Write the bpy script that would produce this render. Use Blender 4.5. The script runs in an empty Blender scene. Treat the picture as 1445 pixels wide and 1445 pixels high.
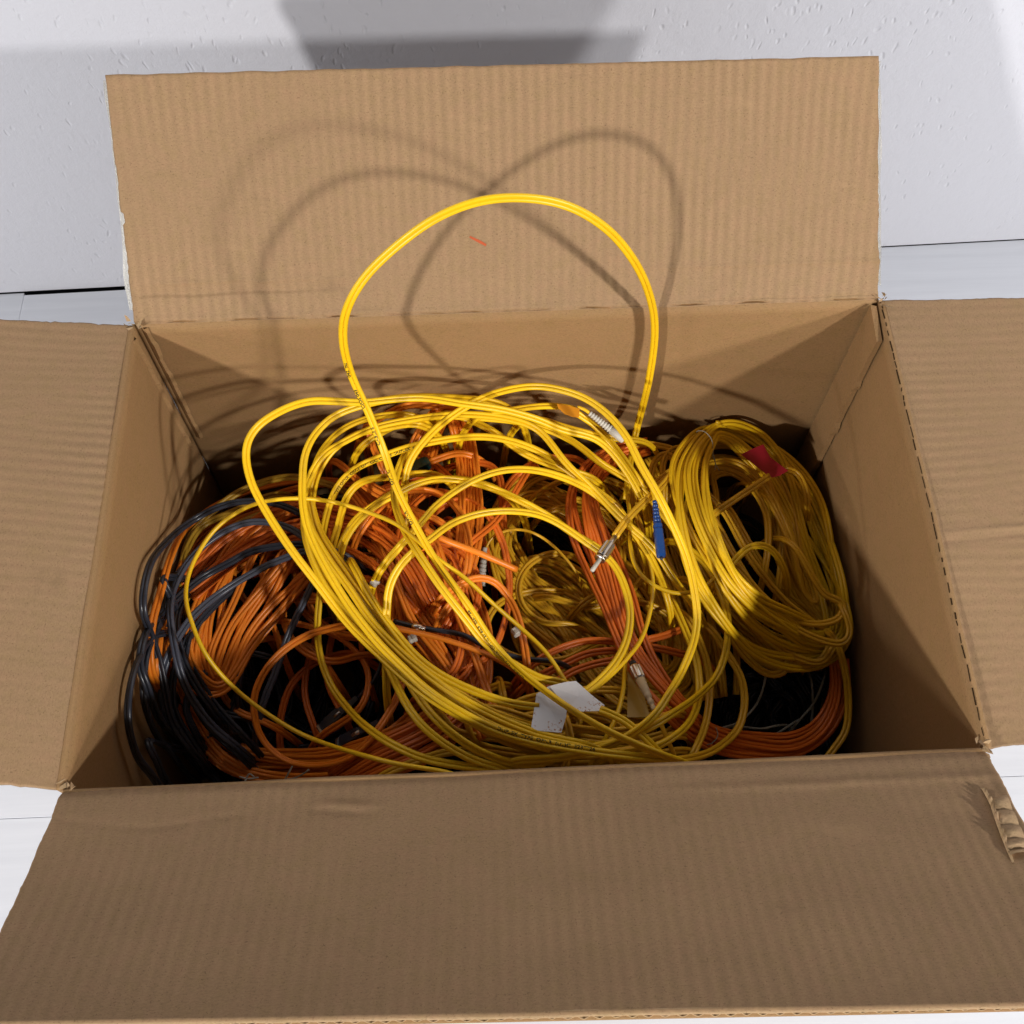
import bpy, bmesh, math, random
import numpy as np
from mathutils import Vector, Matrix, noise as mnoise

# ------------------------------------------------------------------ camera, world, lamps, exposure
SC = bpy.context.scene
COL = SC.collection
CAM = np.array([-0.019182, -0.322601, 0.645881])
YAW, PITCH, ROLL, FPX, SZ = 0.0478844, 1.1027241, 0.0065720, 1499.62, 1445.0

def cam_axes():
    cy, sy = math.cos(YAW), math.sin(YAW)
    fw = np.array([sy*math.cos(PITCH), cy*math.cos(PITCH), -math.sin(PITCH)])
    r = np.array([cy, -sy, 0.0]); u = np.cross(r, fw)
    c, s = math.cos(ROLL), math.sin(ROLL)
    return c*r+s*u, -s*r+c*u, fw
AR, AU, AF = cam_axes()
cd = bpy.data.cameras.new('camera'); cam = bpy.data.objects.new('camera', cd); COL.objects.link(cam)
cam.matrix_world = Matrix(((AR[0], AU[0], -AF[0], CAM[0]), (AR[1], AU[1], -AF[1], CAM[1]),
                           (AR[2], AU[2], -AF[2], CAM[2]), (0, 0, 0, 1)))
cd.sensor_width = 36.0; cd.lens = FPX/SZ*36.0; cd.clip_start = 0.01; cd.clip_end = 50
SC.camera = cam
W = bpy.data.worlds.new('World'); SC.world = W; W.use_nodes = True
bg = W.node_tree.nodes['Background']
bg.inputs[0].default_value = (0.92, 0.95, 1.0, 1); bg.inputs[1].default_value = 0.036
SC.view_settings.view_transform = 'Standard'; SC.view_settings.look = 'None'
SC.cycles.diffuse_bounces = 2; SC.cycles.max_bounces = 8
SC.view_settings.exposure = 0.0; SC.view_settings.gamma = 1.0

def lamp(name, direction, dist, watts, radius, color, target=(0, 0.1, 0)):
    ld = bpy.data.lights.new(name, 'POINT'); ld.energy = watts; ld.shadow_soft_size = radius; ld.color = color
    o = bpy.data.objects.new(name, ld); COL.objects.link(o)
    d = Vector(direction).normalized()
    o.location = Vector(target) - d*dist
    return o
lamp('lamp_low_left', (1, .38, -.26), 2.3, 29, .065, (1, .97, .93))
lamp('lamp_high_left', (1, 1.34, -.77), 2.2, 122, .055, (1, .96, .91))
lamp('lamp_low_right', (-1, .90, -.43), 2.2, 76, .072, (1, .96, .91))
lamp('lamp_high_right', (-1, 1.0, -.87), 2.2, 106, .058, (1, .96, .91))

# ------------------------------------------------------------------ pixel -> place
def ray(x, y):
    return AF + AR*((x-SZ/2)/FPX) - AU*((y-SZ/2)/FPX)
def atz(x, y, z):
    d = ray(x, y); return CAM + d*((z-CAM[2])/d[2])
def aty(x, y, yy):
    d = ray(x, y); return CAM + d*((yy-CAM[1])/d[1])
XW, YW = 0.272, 0.1625
def inside(x, y, z):
    """point of the pile seen at a photo position, at height z, kept between the box walls"""
    d = ray(x, y)
    t = (z-CAM[2])/d[2]
    if z < 0.0:
        if d[1] > 0: t = min(t, (YW-CAM[1])/d[1])
        if d[0] > 0: t = min(t, (XW-CAM[0])/d[0])
        if d[0] < 0: t = min(t, (-XW-CAM[0])/d[0])
        if CAM[1]+t*d[1] < -YW and d[1] > 0.02: t = (-YW-CAM[1])/d[1]
    return CAM + d*t
PILE = [(200,900,-.14),(235,770,-.17),(400,680,-.165),(600,620,-.16),(900,640,-.165),(1030,620,-.185),(1180,850,-.192),
        (1180,1040,-.215),(1080,1000,-.20),(900,1040,-.122),(600,1060,-.108),(350,1080,-.19),(420,940,-.18),(620,820,-.12),(800,800,-.155),(1050,800,-.165)]
PX = np.array([(a, b) for a, b, c in PILE], float); PZ = np.array([c for a, b, c in PILE])
def pile(x, y):
    d2 = ((PX-np.array([x, y]))**2).sum(1)+1500.0
    w = d2**-1.5
    return float((w*PZ).sum()/w.sum())

# ------------------------------------------------------------------ materials
def mat(name):
    m = bpy.data.materials.new(name); m.use_nodes = True
    return m, m.node_tree, m.node_tree.nodes['Principled BSDF']
def nd(nt, kind, **kw):
    n = nt.nodes.new(kind)
    for k, v in kw.items():
        if k in n.inputs.keys() if hasattr(n.inputs, 'keys') else False: n.inputs[k].default_value = v
        else: setattr(n, k, v)
    return n
def ramp(nt, fac, stops):
    r = nt.nodes.new('ShaderNodeValToRGB')
    while len(r.color_ramp.elements) < len(stops): r.color_ramp.elements.new(.5)
    for e, (p, c) in zip(r.color_ramp.elements, stops):
        e.position = p; e.color = (c[0], c[1], c[2], 1)
    nt.links.new(fac, r.inputs[0]); return r
def noise(nt, vec, scale, detail=4, rough=.6):
    n = nt.nodes.new('ShaderNodeTexNoise'); n.inputs['Scale'].default_value = scale
    n.inputs['Detail'].default_value = detail; n.inputs['Roughness'].default_value = rough
    nt.links.new(vec, n.inputs['Vector']); return n
def mixc(nt, fac, a, b, mode='MIX'):
    m = nt.nodes.new('ShaderNodeMix'); m.data_type = 'RGBA'; m.blend_type = mode
    for sock, v in ((m.inputs[0], fac), (m.inputs[6], a), (m.inputs[7], b)):
        if hasattr(v, 'is_linked'): nt.links.new(v, sock)
        elif isinstance(v, (int, float)): sock.default_value = v
        else: sock.default_value = (v[0], v[1], v[2], 1)
    return m.outputs[2]
def stretch(nt, vec, s):
    m = nt.nodes.new('ShaderNodeMapping'); m.inputs['Scale'].default_value = s
    nt.links.new(vec, m.inputs['Vector']); return m.outputs[0]

def cardboard(name, base, fibre_axis='x', stripe=0.0):
    m, nt, b = mat(name)
    tc = nt.nodes.new('ShaderNodeTexCoord').outputs['Object']
    big = noise(nt, tc, 9, 4, .6)
    fib = noise(nt, stretch(nt, tc, (520, 1000, 1000) if fibre_axis == 'x' else (1000, 520, 1000)), 1.0, 3, .7)
    spk = noise(nt, tc, 900, 2, .5)
    c0 = tuple(v*.76 for v in base); c1 = tuple(min(1, v*1.2) for v in base)
    col = ramp(nt, big.outputs[0], [(.3, tuple(v*.93 for v in base)), (.7, tuple(v*1.05 for v in base))]).outputs[0]
    fr = ramp(nt, fib.outputs[0], [(.32, c0), (.5, base), (.72, c1)]).outputs[0]
    col = mixc(nt, .55, col, fr)
    mo = noise(nt, tc, 95, 4, .65)
    col = mixc(nt, .6, col, ramp(nt, mo.outputs[0], [(.3, (.93, .96, .86)), (.5, (1, 1, 1)), (.7, (1.06, 1.0, 1.04))]).outputs[0], 'MULTIPLY')
    sp = ramp(nt, spk.outputs[0], [(.29, (.45, .4, .36)), (.37, (1, 1, 1))]).outputs[0]
    col = mixc(nt, .55, col, sp, 'MULTIPLY')
    sc = noise(nt, stretch(nt, tc, (9, 26, 26) if fibre_axis == 'x' else (26, 9, 26)), 1.0, 9, .72)
    col = mixc(nt, ramp(nt, sc.outputs[0], [(.60, (0, 0, 0)), (.74, (.5, .5, .5))]).outputs[0], col, tuple(min(1, v*1.30) for v in base))
    col = mixc(nt, ramp(nt, sc.outputs[0], [(.27, (.40, .40, .40)), (.38, (0, 0, 0))]).outputs[0], col, tuple(v*.62 for v in base))
    if stripe:
        wv = nt.nodes.new('ShaderNodeTexWave'); wv.bands_direction = fibre_axis.upper(); wv.inputs['Scale'].default_value = 38.8
        wv.inputs['Distortion'].default_value = 1.6; wv.inputs['Detail'].default_value = 1; wv.inputs['Detail Scale'].default_value = .25
        nt.links.new(tc, wv.inputs['Vector'])
        st = ramp(nt, wv.outputs['Fac'], [(0, (1-stripe,)*3), (.55, (1, 1, 1)), (1, (1+stripe,)*3)]).outputs[0]
        amt = ramp(nt, noise(nt, tc, 4.5, 3, .6).outputs[0], [(.40, (.05, .05, .05)), (.60, (1, 1, 1))]).outputs[0]
        col = mixc(nt, amt, col, mixc(nt, 1.0, col, st, 'MULTIPLY'))
    nt.links.new(col, b.inputs['Base Color'])
    b.inputs['Roughness'].default_value = .72
    b.inputs['Specular IOR Level'].default_value = .28
    bp = nt.nodes.new('ShaderNodeBump'); bp.inputs['Strength'].default_value = .22; bp.inputs['Distance'].default_value = .0004
    mx = nt.nodes.new('ShaderNodeMath'); mx.operation = 'ADD'
    nt.links.new(fib.outputs[0], mx.inputs[0]); nt.links.new(noise(nt, tc, 260, 3).outputs[0], mx.inputs[1])
    nt.links.new(mx.outputs[0], bp.inputs['Height']); nt.links.new(bp.outputs[0], b.inputs['Normal'])
    return m
KRAFT = (.330, .209, .112)
KRAFT_BOUNCE = (.318, .188, .084)  # same board, deepened for the interior: shade and bounced light put into the colour
M_CARD = cardboard('kraft_bounce_tint', KRAFT_BOUNCE, 'x')
M_CARDY = cardboard('kraft_bounce_tint_cross', KRAFT_BOUNCE, 'y')
M_FLAPX = cardboard('washboard_kraft', KRAFT, 'x', .07)
M_FLAPY = cardboard('washboard_kraft_cross', KRAFT, 'y', .08)
M_TORN = cardboard('torn_kraft', (.42, .285, .16), 'x')

def plastic(name, base, rough=.34, var=.12, spec=.5):
    m, nt, b = mat(name)
    tc = nt.nodes.new('ShaderNodeTexCoord').outputs['Object']
    n = noise(nt, tc, 26, 3, .6)
    col = ramp(nt, n.outputs[0], [(.3, tuple(v*(1-var*.6) for v in base)), (.7, tuple(min(1, v*(1+var*.5)) for v in base))]).outputs[0]
    g = noise(nt, tc, 420, 2, .6)
    col = mixc(nt, .5, col, ramp(nt, g.outputs[0], [(.30, (.86, .84, .80)), (.42, (1, 1, 1))]).outputs[0], 'MULTIPLY')
    nt.links.new(col, b.inputs['Base Color'])
    rr = nt.nodes.new('ShaderNodeMapRange'); rr.inputs[3].default_value = rough-.07; rr.inputs[4].default_value = rough+.14
    nt.links.new(noise(nt, tc, 120, 2).outputs[0], rr.inputs[0]); nt.links.new(rr.outputs[0], b.inputs['Roughness'])
    b.inputs['Specular IOR Level'].default_value = spec
    return m
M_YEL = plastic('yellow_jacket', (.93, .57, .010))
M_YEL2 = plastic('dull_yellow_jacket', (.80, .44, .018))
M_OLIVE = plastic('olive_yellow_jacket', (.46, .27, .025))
M_ORG = plastic('orange_jacket', (.90, .25, .018))
M_ORG2 = plastic('red_orange_jacket', (.82, .18, .016))
M_BLK = plastic('black_jacket', (.030, .034, .048), .28)
M_GRY = plastic('slate_jacket', (.085, .095, .13), .28)
M_PALE = plastic('pale_jacket', (.34, .33, .27))
M_WHITE = plastic('white_plastic', (.58, .55, .48), .42)
M_BEIGE = plastic('beige_boot', (.66, .52, .33), .5)
M_BLUE = plastic('blue_plastic', (.010, .065, .27), .25)
M_TEAL = plastic('dark_green_plastic', (.010, .045, .045), .25)
M_RED = plastic('red_tape', (.42, .010, .028), .5)
M_OTAPE = plastic('orange_tape', (.86, .33, .012), .5)
M_INK, _, _b = mat('black_ink'); _b.inputs['Base Color'].default_value = (.035, .022, .008, 1); _b.inputs['Roughness'].default_value = .6
M_INKW, _, _b = mat('pale_ink'); _b.inputs['Base Color'].default_value = (.66, .675, .745, 1)
M_METAL, _nt, _b = mat('nickel'); _b.inputs['Base Color'].default_value = (.62, .58, .52, 1); _b.inputs['Metallic'].default_value = 1; _b.inputs['Roughness'].default_value = .3
M_PEN, _, _b = mat('red_pen'); _b.inputs['Base Color'].default_value = (.50, .085, .02, 1); _b.inputs['Roughness'].default_value = .7
M_CLEAR, _, _b = mat('clear_tape'); _b.inputs['Base Color'].default_value = (.86, .85, .80, 1); _b.inputs['Roughness'].default_value = .15; _b.inputs['Transmission Weight'].default_value = .75

def label_mat():
    m, nt, b = mat('white_label_film')
    tc = nt.nodes.new('ShaderNodeTexCoord').outputs['Object']
    cl = noise(nt, tc, 75, 2, .5); sp = noise(nt, tc, 560, 3, .7)
    a = ramp(nt, cl.outputs[0], [(.56, (0, 0, 0)), (.62, (1, 1, 1))]).outputs[0]
    s = ramp(nt, sp.outputs[0], [(.55, (0, 0, 0)), (.62, (1, 1, 1))]).outputs[0]
    f = mixc(nt, 1.0, a, s, 'MULTIPLY')
    nt.links.new(mixc(nt, f, (.83, .83, .85), (.45, .20, .08)), b.inputs['Base Color'])
    b.inputs['Roughness'].default_value = .25
    return m
M_LABEL = label_mat()

def wall_mat():
    m, nt, b = mat('painted_plaster')
    tc = nt.nodes.new('ShaderNodeTexCoord').outputs['Object']
    b.inputs['Base Color'].default_value = (.66, .675, .745, 1); b.inputs['Roughness'].default_value = .6
    w = nt.nodes.new('ShaderNodeTexNoise'); w.inputs['Scale'].default_value = 30; nt.links.new(tc, w.inputs['Vector'])
    mv = nt.nodes.new('ShaderNodeVectorMath'); mv.operation = 'MULTIPLY_ADD'
    nt.links.new(w.outputs['Color'], mv.inputs[0]); mv.inputs[1].default_value = (.02, .02, .02); nt.links.new(tc, mv.inputs[2])
    v = nt.nodes.new('ShaderNodeTexVoronoi'); v.inputs['Scale'].default_value = 1.0
    rot = nt.nodes.new('ShaderNodeMapping'); rot.inputs['Scale'].default_value = (150, 70, 70); rot.inputs['Rotation'].default_value = (0, .5, 0)
    nt.links.new(mv.outputs[0], rot.inputs['Vector']); nt.links.new(rot.outputs[0], v.inputs['Vector'])
    pit = ramp(nt, v.outputs['Distance'], [(.04, (0, 0, 0)), (.30, (1, 1, 1))]).outputs[0]
    keep = ramp(nt, v.outputs['Color'], [(.50, (0, 0, 0)), (.62, (1, 1, 1))]).outputs[0]
    pits = mixc(nt, keep, (1, 1, 1), pit)
    ad = nt.nodes.new('ShaderNodeMath'); ad.operation = 'MULTIPLY_ADD'; ad.inputs[1].default_value = 1.1
    nt.links.new(noise(nt, tc, 75, 6, .7).outputs[0], ad.inputs[0]); nt.links.new(pits, ad.inputs[2])
    bp = nt.nodes.new('ShaderNodeBump'); bp.inputs['Strength'].default_value = .5; bp.inputs['Distance'].default_value = .0016
    nt.links.new(ad.outputs[0], bp.inputs['Height']); nt.links.new(bp.outputs[0], b.inputs['Normal'])
    return m
M_WALL = wall_mat()
def board_mat():
    m, nt, b = mat('white_laminate')
    tc = nt.nodes.new('ShaderNodeTexCoord').outputs['Object']
    g = noise(nt, stretch(nt, tc, (6, 120, 1)), 1.0, 4, .6)
    nt.links.new(ramp(nt, g.outputs[0], [(.3, (.66, .69, .76)), (.7, (.72, .75, .82))]).outputs[0], b.inputs['Base Color'])
    b.inputs['Roughness'].default_value = .38
    return m
M_BOARD = board_mat()
M_SLIT, _, _b = mat('cut_slit'); _b.inputs['Base Color'].default_value = (.035, .020, .010, 1); _b.inputs['Specular IOR Level'].default_value = 0
M_GAP, _, _b = mat('dark_gap'); _b.inputs['Base Color'].default_value = (.05, .05, .06, 1)

# ------------------------------------------------------------------ object helpers
def tag(o, label=None, cat=None, group=None, kind=None):
    if label: o['label'] = label
    if cat: o['category'] = cat
    if group: o['group'] = group
    if kind: o['kind'] = kind
    return o
def empty(name, loc=(0, 0, 0)):
    o = bpy.data.objects.new(name, None); o.location = loc; o.empty_display_size = .02; COL.objects.link(o); return o
def mesh_obj(name, verts, faces, m, parent=None, smooth=True):
    me = bpy.data.meshes.new(name)
    me.from_pydata([tuple(v) for v in verts], [], [tuple(f) for f in faces]); me.update()
    if smooth: me.polygons.foreach_set('use_smooth', [True]*len(me.polygons))
    me.materials.append(m)
    o = bpy.data.objects.new(name, me); COL.objects.link(o)
    if parent:
        o.parent = parent
        p, q = parent, Vector((0, 0, 0))
        while p is not None: q = q + p.location; p = p.parent
        o.location = -q
    return o
def box_geo(lo, hi):
    x0, y0, z0 = lo; x1, y1, z1 = hi
    v = [(x0,y0,z0),(x1,y0,z0),(x1,y1,z0),(x0,y1,z0),(x0,y0,z1),(x1,y0,z1),(x1,y1,z1),(x0,y1,z1)]
    f = [(0,3,2,1),(4,5,6,7),(0,1,5,4),(1,2,6,5),(2,3,7,6),(3,0,4,7)]
    return v, f
def add(a, b):
    n = len(a[0]); a[0].extend(b[0]); a[1].extend([tuple(i+n for i in f) for f in b[1]]); return a

# ------------------------------------------------------------------ setting: wall, floor boards
H = 0.30
FZ = -H
wl, wr = atz(0, 414, FZ), atz(1445, 338, FZ)
dirw = (wr-wl)/np.linalg.norm(wr-wl); nrm = np.array([-dirw[1], dirw[0], 0])
a = wl - dirw*.9; b_ = wr + dirw*.9
w = ([], [])
lo, hi = FZ+.0012, .75
v = [(*a[:2], lo), (*b_[:2], lo), (*b_[:2], hi), (*a[:2], hi)]
v += [(p[0]+nrm[0]*.03, p[1]+nrm[1]*.03, p[2]) for p in v]
wall = mesh_obj('wall', v, [(0,1,2,3),(7,6,5,4),(4,5,1,0),(3,2,6,7),(1,5,6,2),(4,0,3,7)], M_WALL, None, False)
tag(wall, 'white plaster wall with fine pitted texture behind the box', 'wall', kind='structure')
v, f = box_geo((-1.8, -1.5, FZ-.05), (1.8, .75, FZ-.012))
tag(mesh_obj('floor', v, f, M_GAP, None, False), 'floor of white laminate boards under the box', None, kind='structure')
floor = bpy.data.objects['floor']
def wall_y(x): return a[1]+(b_[1]-a[1])*(x-a[0])/(b_[0]-a[0])
rows = [(-1.45, -.735, [-1.8, -.9, .5, 1.8]), (-.7345, -.1256, [-1.8, -.2, 1.8]), (-.1252, None, [-1.8, -.5265, .05, 1.8])]
for (y0, y1, xs) in rows:
    for x0, x1 in zip(xs[:-1], xs[1:]):
        dz = 0.0 if x0 > -1 else -.0008
        xa, xb = x0+.0003, x1-.0003
        bm = bmesh.new()
        vv, ff = box_geo((xa, y0, FZ-.010), (xb, y1 or 0, FZ+dz))
        if y1 is None:
            g0, g1 = (.0004, .0004) if (x0 < -1 or x0 > 0) else (.0042, .0036)
            vv = [(p[0], (wall_y(p[0])-(g0 if p[0] == xa else g1)) if p[1] == 0 else p[1], p[2]) for p in vv]
        bv = [bm.verts.new(p) for p in vv]
        for q in ff: bm.faces.new([bv[i] for i in q])
        bmesh.ops.bevel(bm, geom=bm.edges[:], offset=.0003, segments=1, affect='EDGES')
        me = bpy.data.meshes.new('floor_board'); bm.to_mesh(me); bm.free(); me.materials.append(M_BOARD)
        o = bpy.data.objects.new('floor_board', me); COL.objects.link(o); o.parent = floor

# ------------------------------------------------------------------ the carton
BL, BR, FR, FL = (np.array(p) for p in (atz(190, 459, 0), atz(1240, 424, 0), atz(1389, 1055, 0), atz(89, 1114, 0)))
T = .0042
carton = empty('cardboard_box', (0, 0, FZ))
tag(carton, 'open brown corrugated cardboard box holding the tangled cables, all four flaps folded out', 'cardboard box')

def n2(x, y, s=0.0):
    return mnoise.noise(Vector((x, y, s)))

def sheet(name, P, nu, nv, m, parent, disp, edge=None, thick=T, power=1.0):
    """panel of board: P = corners (u0v0,u1v0,u1v1,u0v1); disp(u,v) lifts the face; edge(u,v)->(du,dv) ragged rim"""
    p00, p10, p11, p01 = (np.array(q, float) for q in P)
    n = np.cross(p10-p00, p01-p00); n /= np.linalg.norm(n)
    vs = []; fs = []
    lu = np.linalg.norm(p10-p00); lv = np.linalg.norm(p01-p00)
    top = np.zeros((nv+1, nu+1, 3)); bot = np.zeros_like(top)
    for j in range(nv+1):
        for i in range(nu+1):
            u, v_ = i/nu, (j/nv)**power
            uu, vv = u, v_
            if edge:
                du, dv = edge(u, v_); uu += du/lu; vv += dv/lv
            q = (p00*(1-uu)+p10*uu)*(1-vv)+(p01*(1-uu)+p11*uu)*vv
            d = disp(u*lu, v_*lv)
            top[j, i] = q+n*d; bot[j, i] = q+n*(d*.8-thick)
    W_ = nu+1
    vs = list(top.reshape(-1, 3))+list(bot.reshape(-1, 3)); o = W_*(nv+1)
    for j in range(nv):
        for i in range(nu):
            k = j*W_+i
            fs.append((k, k+1, k+W_+1, k+W_)); fs.append((o+k, o+k+W_, o+k+W_+1, o+k+1))
    for i in range(nu):
        fs.append((i, o+i, o+i+1, i+1)); k = nv*W_+i; fs.append((k, k+1, o+k+1, o+k))
    for j in range(nv):
        k = j*W_; fs.append((k, k+W_, o+k+W_, o+k)); k = j*W_+nu; fs.append((k, o+k, o+k+W_, k+W_))
    ob = mesh_obj(name, vs, fs, m, parent, True)
    me = ob.data
    for e in me.edges: pass
    return ob

FL_P = .0081
def flutes(x, y, seed, amp, lo=-.25):
    k = n2(x*7+seed, y*5, seed)*1.2+.35
    k = min(1.0, max(.12, k))
    ph = x/FL_P*2*math.pi + n2(x*3, y*9, seed+5)*.8
    return amp*k*math.sin(ph) + .0006*n2(x*16, y*22, seed+9)
def ridge(x, y, yc, width, h, seed):
    t = (y-(yc+.0016*n2(x*30, 1, seed)+.0008*n2(x*130, 2, seed)))/width
    return h*math.exp(-t*t)

# walls: inner faces on the rim rectangle, going down to the floor
def down(p): return np.array([p[0], p[1], FZ+.004])
def wall_disp(seed, amp=.00012):
    def d(x, y): return flutes(y*.3+x, y, seed, amp)*.6
    return d
def inset(u, v): return (0, 0)
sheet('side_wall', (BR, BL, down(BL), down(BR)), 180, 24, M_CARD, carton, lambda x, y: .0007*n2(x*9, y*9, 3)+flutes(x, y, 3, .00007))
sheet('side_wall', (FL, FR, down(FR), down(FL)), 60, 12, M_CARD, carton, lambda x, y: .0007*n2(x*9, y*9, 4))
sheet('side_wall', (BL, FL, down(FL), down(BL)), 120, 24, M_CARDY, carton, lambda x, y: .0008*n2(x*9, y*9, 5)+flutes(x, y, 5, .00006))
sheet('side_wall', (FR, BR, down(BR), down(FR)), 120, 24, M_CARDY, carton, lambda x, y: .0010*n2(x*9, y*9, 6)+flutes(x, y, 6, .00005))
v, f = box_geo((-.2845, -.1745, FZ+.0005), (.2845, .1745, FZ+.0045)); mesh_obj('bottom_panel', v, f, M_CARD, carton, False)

# glued seam: narrow tab lying on the right wall by the rear corner, ragged slit beside it
tab = []
def on_right(x, y): # photo position on the right wall
    d = ray(x, y); t = (.2795-CAM[0])/d[0]; return CAM+d*t
zt = [(-.004, .146), (-.022, .132), (-.12, .130), (-.18, .131), (-.27, .130)]
vs = []; fs = []
rng = random.Random(4)
N = 60
q1, q2 = on_right(1246, 479), on_right(1165, 640)
for k in range(N+1):
    z = -.001-.26*k/N
    y1 = np.interp(-z, [.001, -q1[2], -q2[2], .30], [.1675, q1[1], q2[1], q2[1]]) + rng.uniform(-.0003, .0003)
    if k in (14, 15, 28, 29, 30): y1 -= .0018
    yb = .1690
    vs += [(.2752, yb, z), (.2752, y1, z), (.2795, y1, z)]
for k in range(N):
    a0 = 3*k; b0 = a0+3
    fs += [(a0, b0, b0+1, a0+1), (a0+1, b0+1, b0+2, a0+2)]
fs += [(0, 1, 2)]
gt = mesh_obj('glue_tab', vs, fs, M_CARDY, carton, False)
# crushed fold strips running down the left rear corner
for (x0, y0, wd, s) in ((-.2765, .160, .006, 1), (-.2715, .1685, .0045, 2)):
    vs = []; fs = []
    for k in range(41):
        z = -.002-.16*k/40
        kink = .0012*n2(z*60, s*3.1, 2) + (.0012 if (k//5) % 2 else 0)
        if s == 1: kink *= .6; prof = [(-.2792, y0-wd/2+kink, z), (-.2765+kink, y0, z), (-.2792, y0+wd/2, z)]
        else: prof = [(x0-wd/2, .1700, z), (x0+kink*.6, .1688-kink*.4, z), (x0+wd/2+kink*.9, .1700, z)]
        vs += prof
    for k in range(40):
        a0 = 3*k; b0 = a0+3
        fs += [(a0, a0+1, b0+1, b0), (a0+1, a0+2, b0+2, b0+1)]
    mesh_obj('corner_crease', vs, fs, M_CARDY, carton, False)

# rear flap, leaning back
ph = math.radians(51); Lb = .1715
off = np.array([0, Lb*math.cos(ph), Lb*math.sin(ph)])
d = ray(147, 107); nn = np.array([0, -math.sin(ph), math.cos(ph)])
def on_plane(x, y, p0, n): d = ray(x, y); return CAM+d*(((p0-CAM)@n)/(d@n))
TL, TR = on_plane(148, 106, BL, nn), on_plane(1240, 79, BR, nn)
def rear_disp(x, y):
    right = min(1, max(.12, (x-.22)/.2))
    dd = flutes(x, y, 11, .00034*right)
    m = min(1, max(0, (.19-x)/.08))*min(1, .3+x/.02)
    yl = .030+.0022*n2(x*45, 3, 2); yk = .0205+.028*x*.3+.0010*n2(x*30, 3, 5)
    dd += m*.0024*math.exp(-abs(y-yl)/.0015)*(1 if y > yl else .55)*(.55+n2(x*38, 9, 4))
    dd -= m*.0021/(1+math.exp(-(y-yk)/.0005))*math.exp(-max(0, y-yk)/.006)
    dd += min(1, max(0, (x-.33)/.1))*(.0011*math.exp(-abs(y-.0305-.0012*n2(x*40, 2, 8))/.0014)-.0013*math.exp(-abs(y-.0045-.001*n2(x*60, 2, 9))/.0012))
    crack = .00155+.0007*n2(x*55, 4, 8)
    dd += .0007*math.exp(-((y-.0042)/.0022)**2) - .0034*math.exp(-((y-crack)/.00045)**2)*max(0, min(1, .35+1.4*n2(x*42, 6, 3)))
    dd -= .0006*math.exp(-(y/.0006)**2)
    dd += .0015*n2(x*6, y*8, 21)
    return dd
def rear_edge(u, v):
    e = .0011*n2(v*9, 3+round(u), 1)+.0005*n2(v*50, 4+round(u), 2)
    w_ = max(0, 1-min(u, 1-u)*60)
    top = max(0, (v-.95)*20)*(.0006*n2(u*30, 7, 1))
    notch = 0
    if u < .5 and .43 < v < .47: notch = .0018
    return (e*w_+notch*w_, top)
rear = sheet('flap', (BL, BR, TR, TL), 460, 130, M_FLAPX, carton, rear_disp, rear_edge, power=1.6)
rear['label'] = 'rear flap leaning back towards the wall with cable shadows and a red pen mark'
P_ = on_plane(663, 334, BL, nn); Q_ = on_plane(686, 346, BL, nn)
vs = []; fs = []
for k in range(9):
    t = k/8; c = P_*(1-t)+Q_*t; rel = c-BL; c = c+nn*(rear_disp(rel[0], float(np.linalg.norm(rel[1:])))+.00012); wd = .0010*(1-.5*abs(t-.6)); sd = np.cross(nn, (Q_-P_)/np.linalg.norm(Q_-P_))
    vs += [c+sd*wd*(1+.5*n2(k*1.7, 1)), c-sd*wd*(1+.5*n2(k*1.7, 5))]
for k in range(8): fs.append((2*k, 2*k+1, 2*k+3, 2*k+2))
mesh_obj('pen_mark', vs, fs, M_PEN, rear, False)
# clear tape sticking out past both ends of the rear flap
for (A, B, s) in ((BL, TL, -1), (BR, TR, 1)):
    vs = []; fs = []
    for k in range(31):
        t = .06+.92*k/30; c = A*(1-t)+B*t
        wd = (.0028+.0014*n2(t*7, s, 3)+(.003*math.exp(-((t-.2)/.1)**2) if s < 0 else .0005))
        vs += [c-nn*.0046+np.array([-s*.004, 0, 0]), c-nn*.0046+np.array([s*wd, 0, 0]), c-nn*.0049+np.array([s*wd, 0, 0]), c-nn*.0049+np.array([-s*.004, 0, 0])]
    for k in range(30):
        a0 = 4*k; b0 = a0+4
        for q in range(4): fs.append((a0+q, a0+(q+1) % 4, b0+(q+1) % 4, b0+q))
    mesh_obj('clear_tape', vs, fs, M_CLEAR, rear, False)

# side flaps
def raggy(seed, big=.0012, fine=.0012):
    def e(u, v):
        w_ = max(0, 1-min(u, 1-u)*45)
        return ((big*n2(v*7, seed+round(u)*3, 1)+fine*n2(v*70, seed+round(u)*5, 2)+fine*.6*n2(v*230, seed+round(u)*7, 2))*w_, 0)
    return e
Ls = .171
LBo = atz(0, 450, .012)+(atz(0, 450, .012)-BL)*.6; LFo = atz(0, 1105, .010)+(atz(0, 1105, .010)-FL)*.9
LBo = BL+(atz(0, 450, .012)-BL)/np.linalg.norm(atz(0, 450, .012)-BL)*Ls
LFo = FL+(atz(0, 1105, .006)-FL)/np.linalg.norm(atz(0, 1105, .006)-FL)*Ls
def left_disp(x, y):
    bend = -.0018*math.exp(-(y/.006)**2)
    return flutes(x, y, 31, .00024*min(1, .35+x/.25))+bend+.0012*n2(x*8, y*7, 33)
lf = sheet('flap', (FL, BL, LBo, LFo), 330, 60, M_FLAPY, carton, left_disp, raggy(2))
lf['label'] = 'left flap folded out flat with fluted ribs'
RBo = BR+(atz(1445, 420, 0)-BR)/np.linalg.norm(atz(1445, 420, 0)-BR)*Ls
RFo = FR+(atz(1445, 1047, 0)-FR)/np.linalg.norm(atz(1445, 1047, 0)-FR)*Ls
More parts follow.
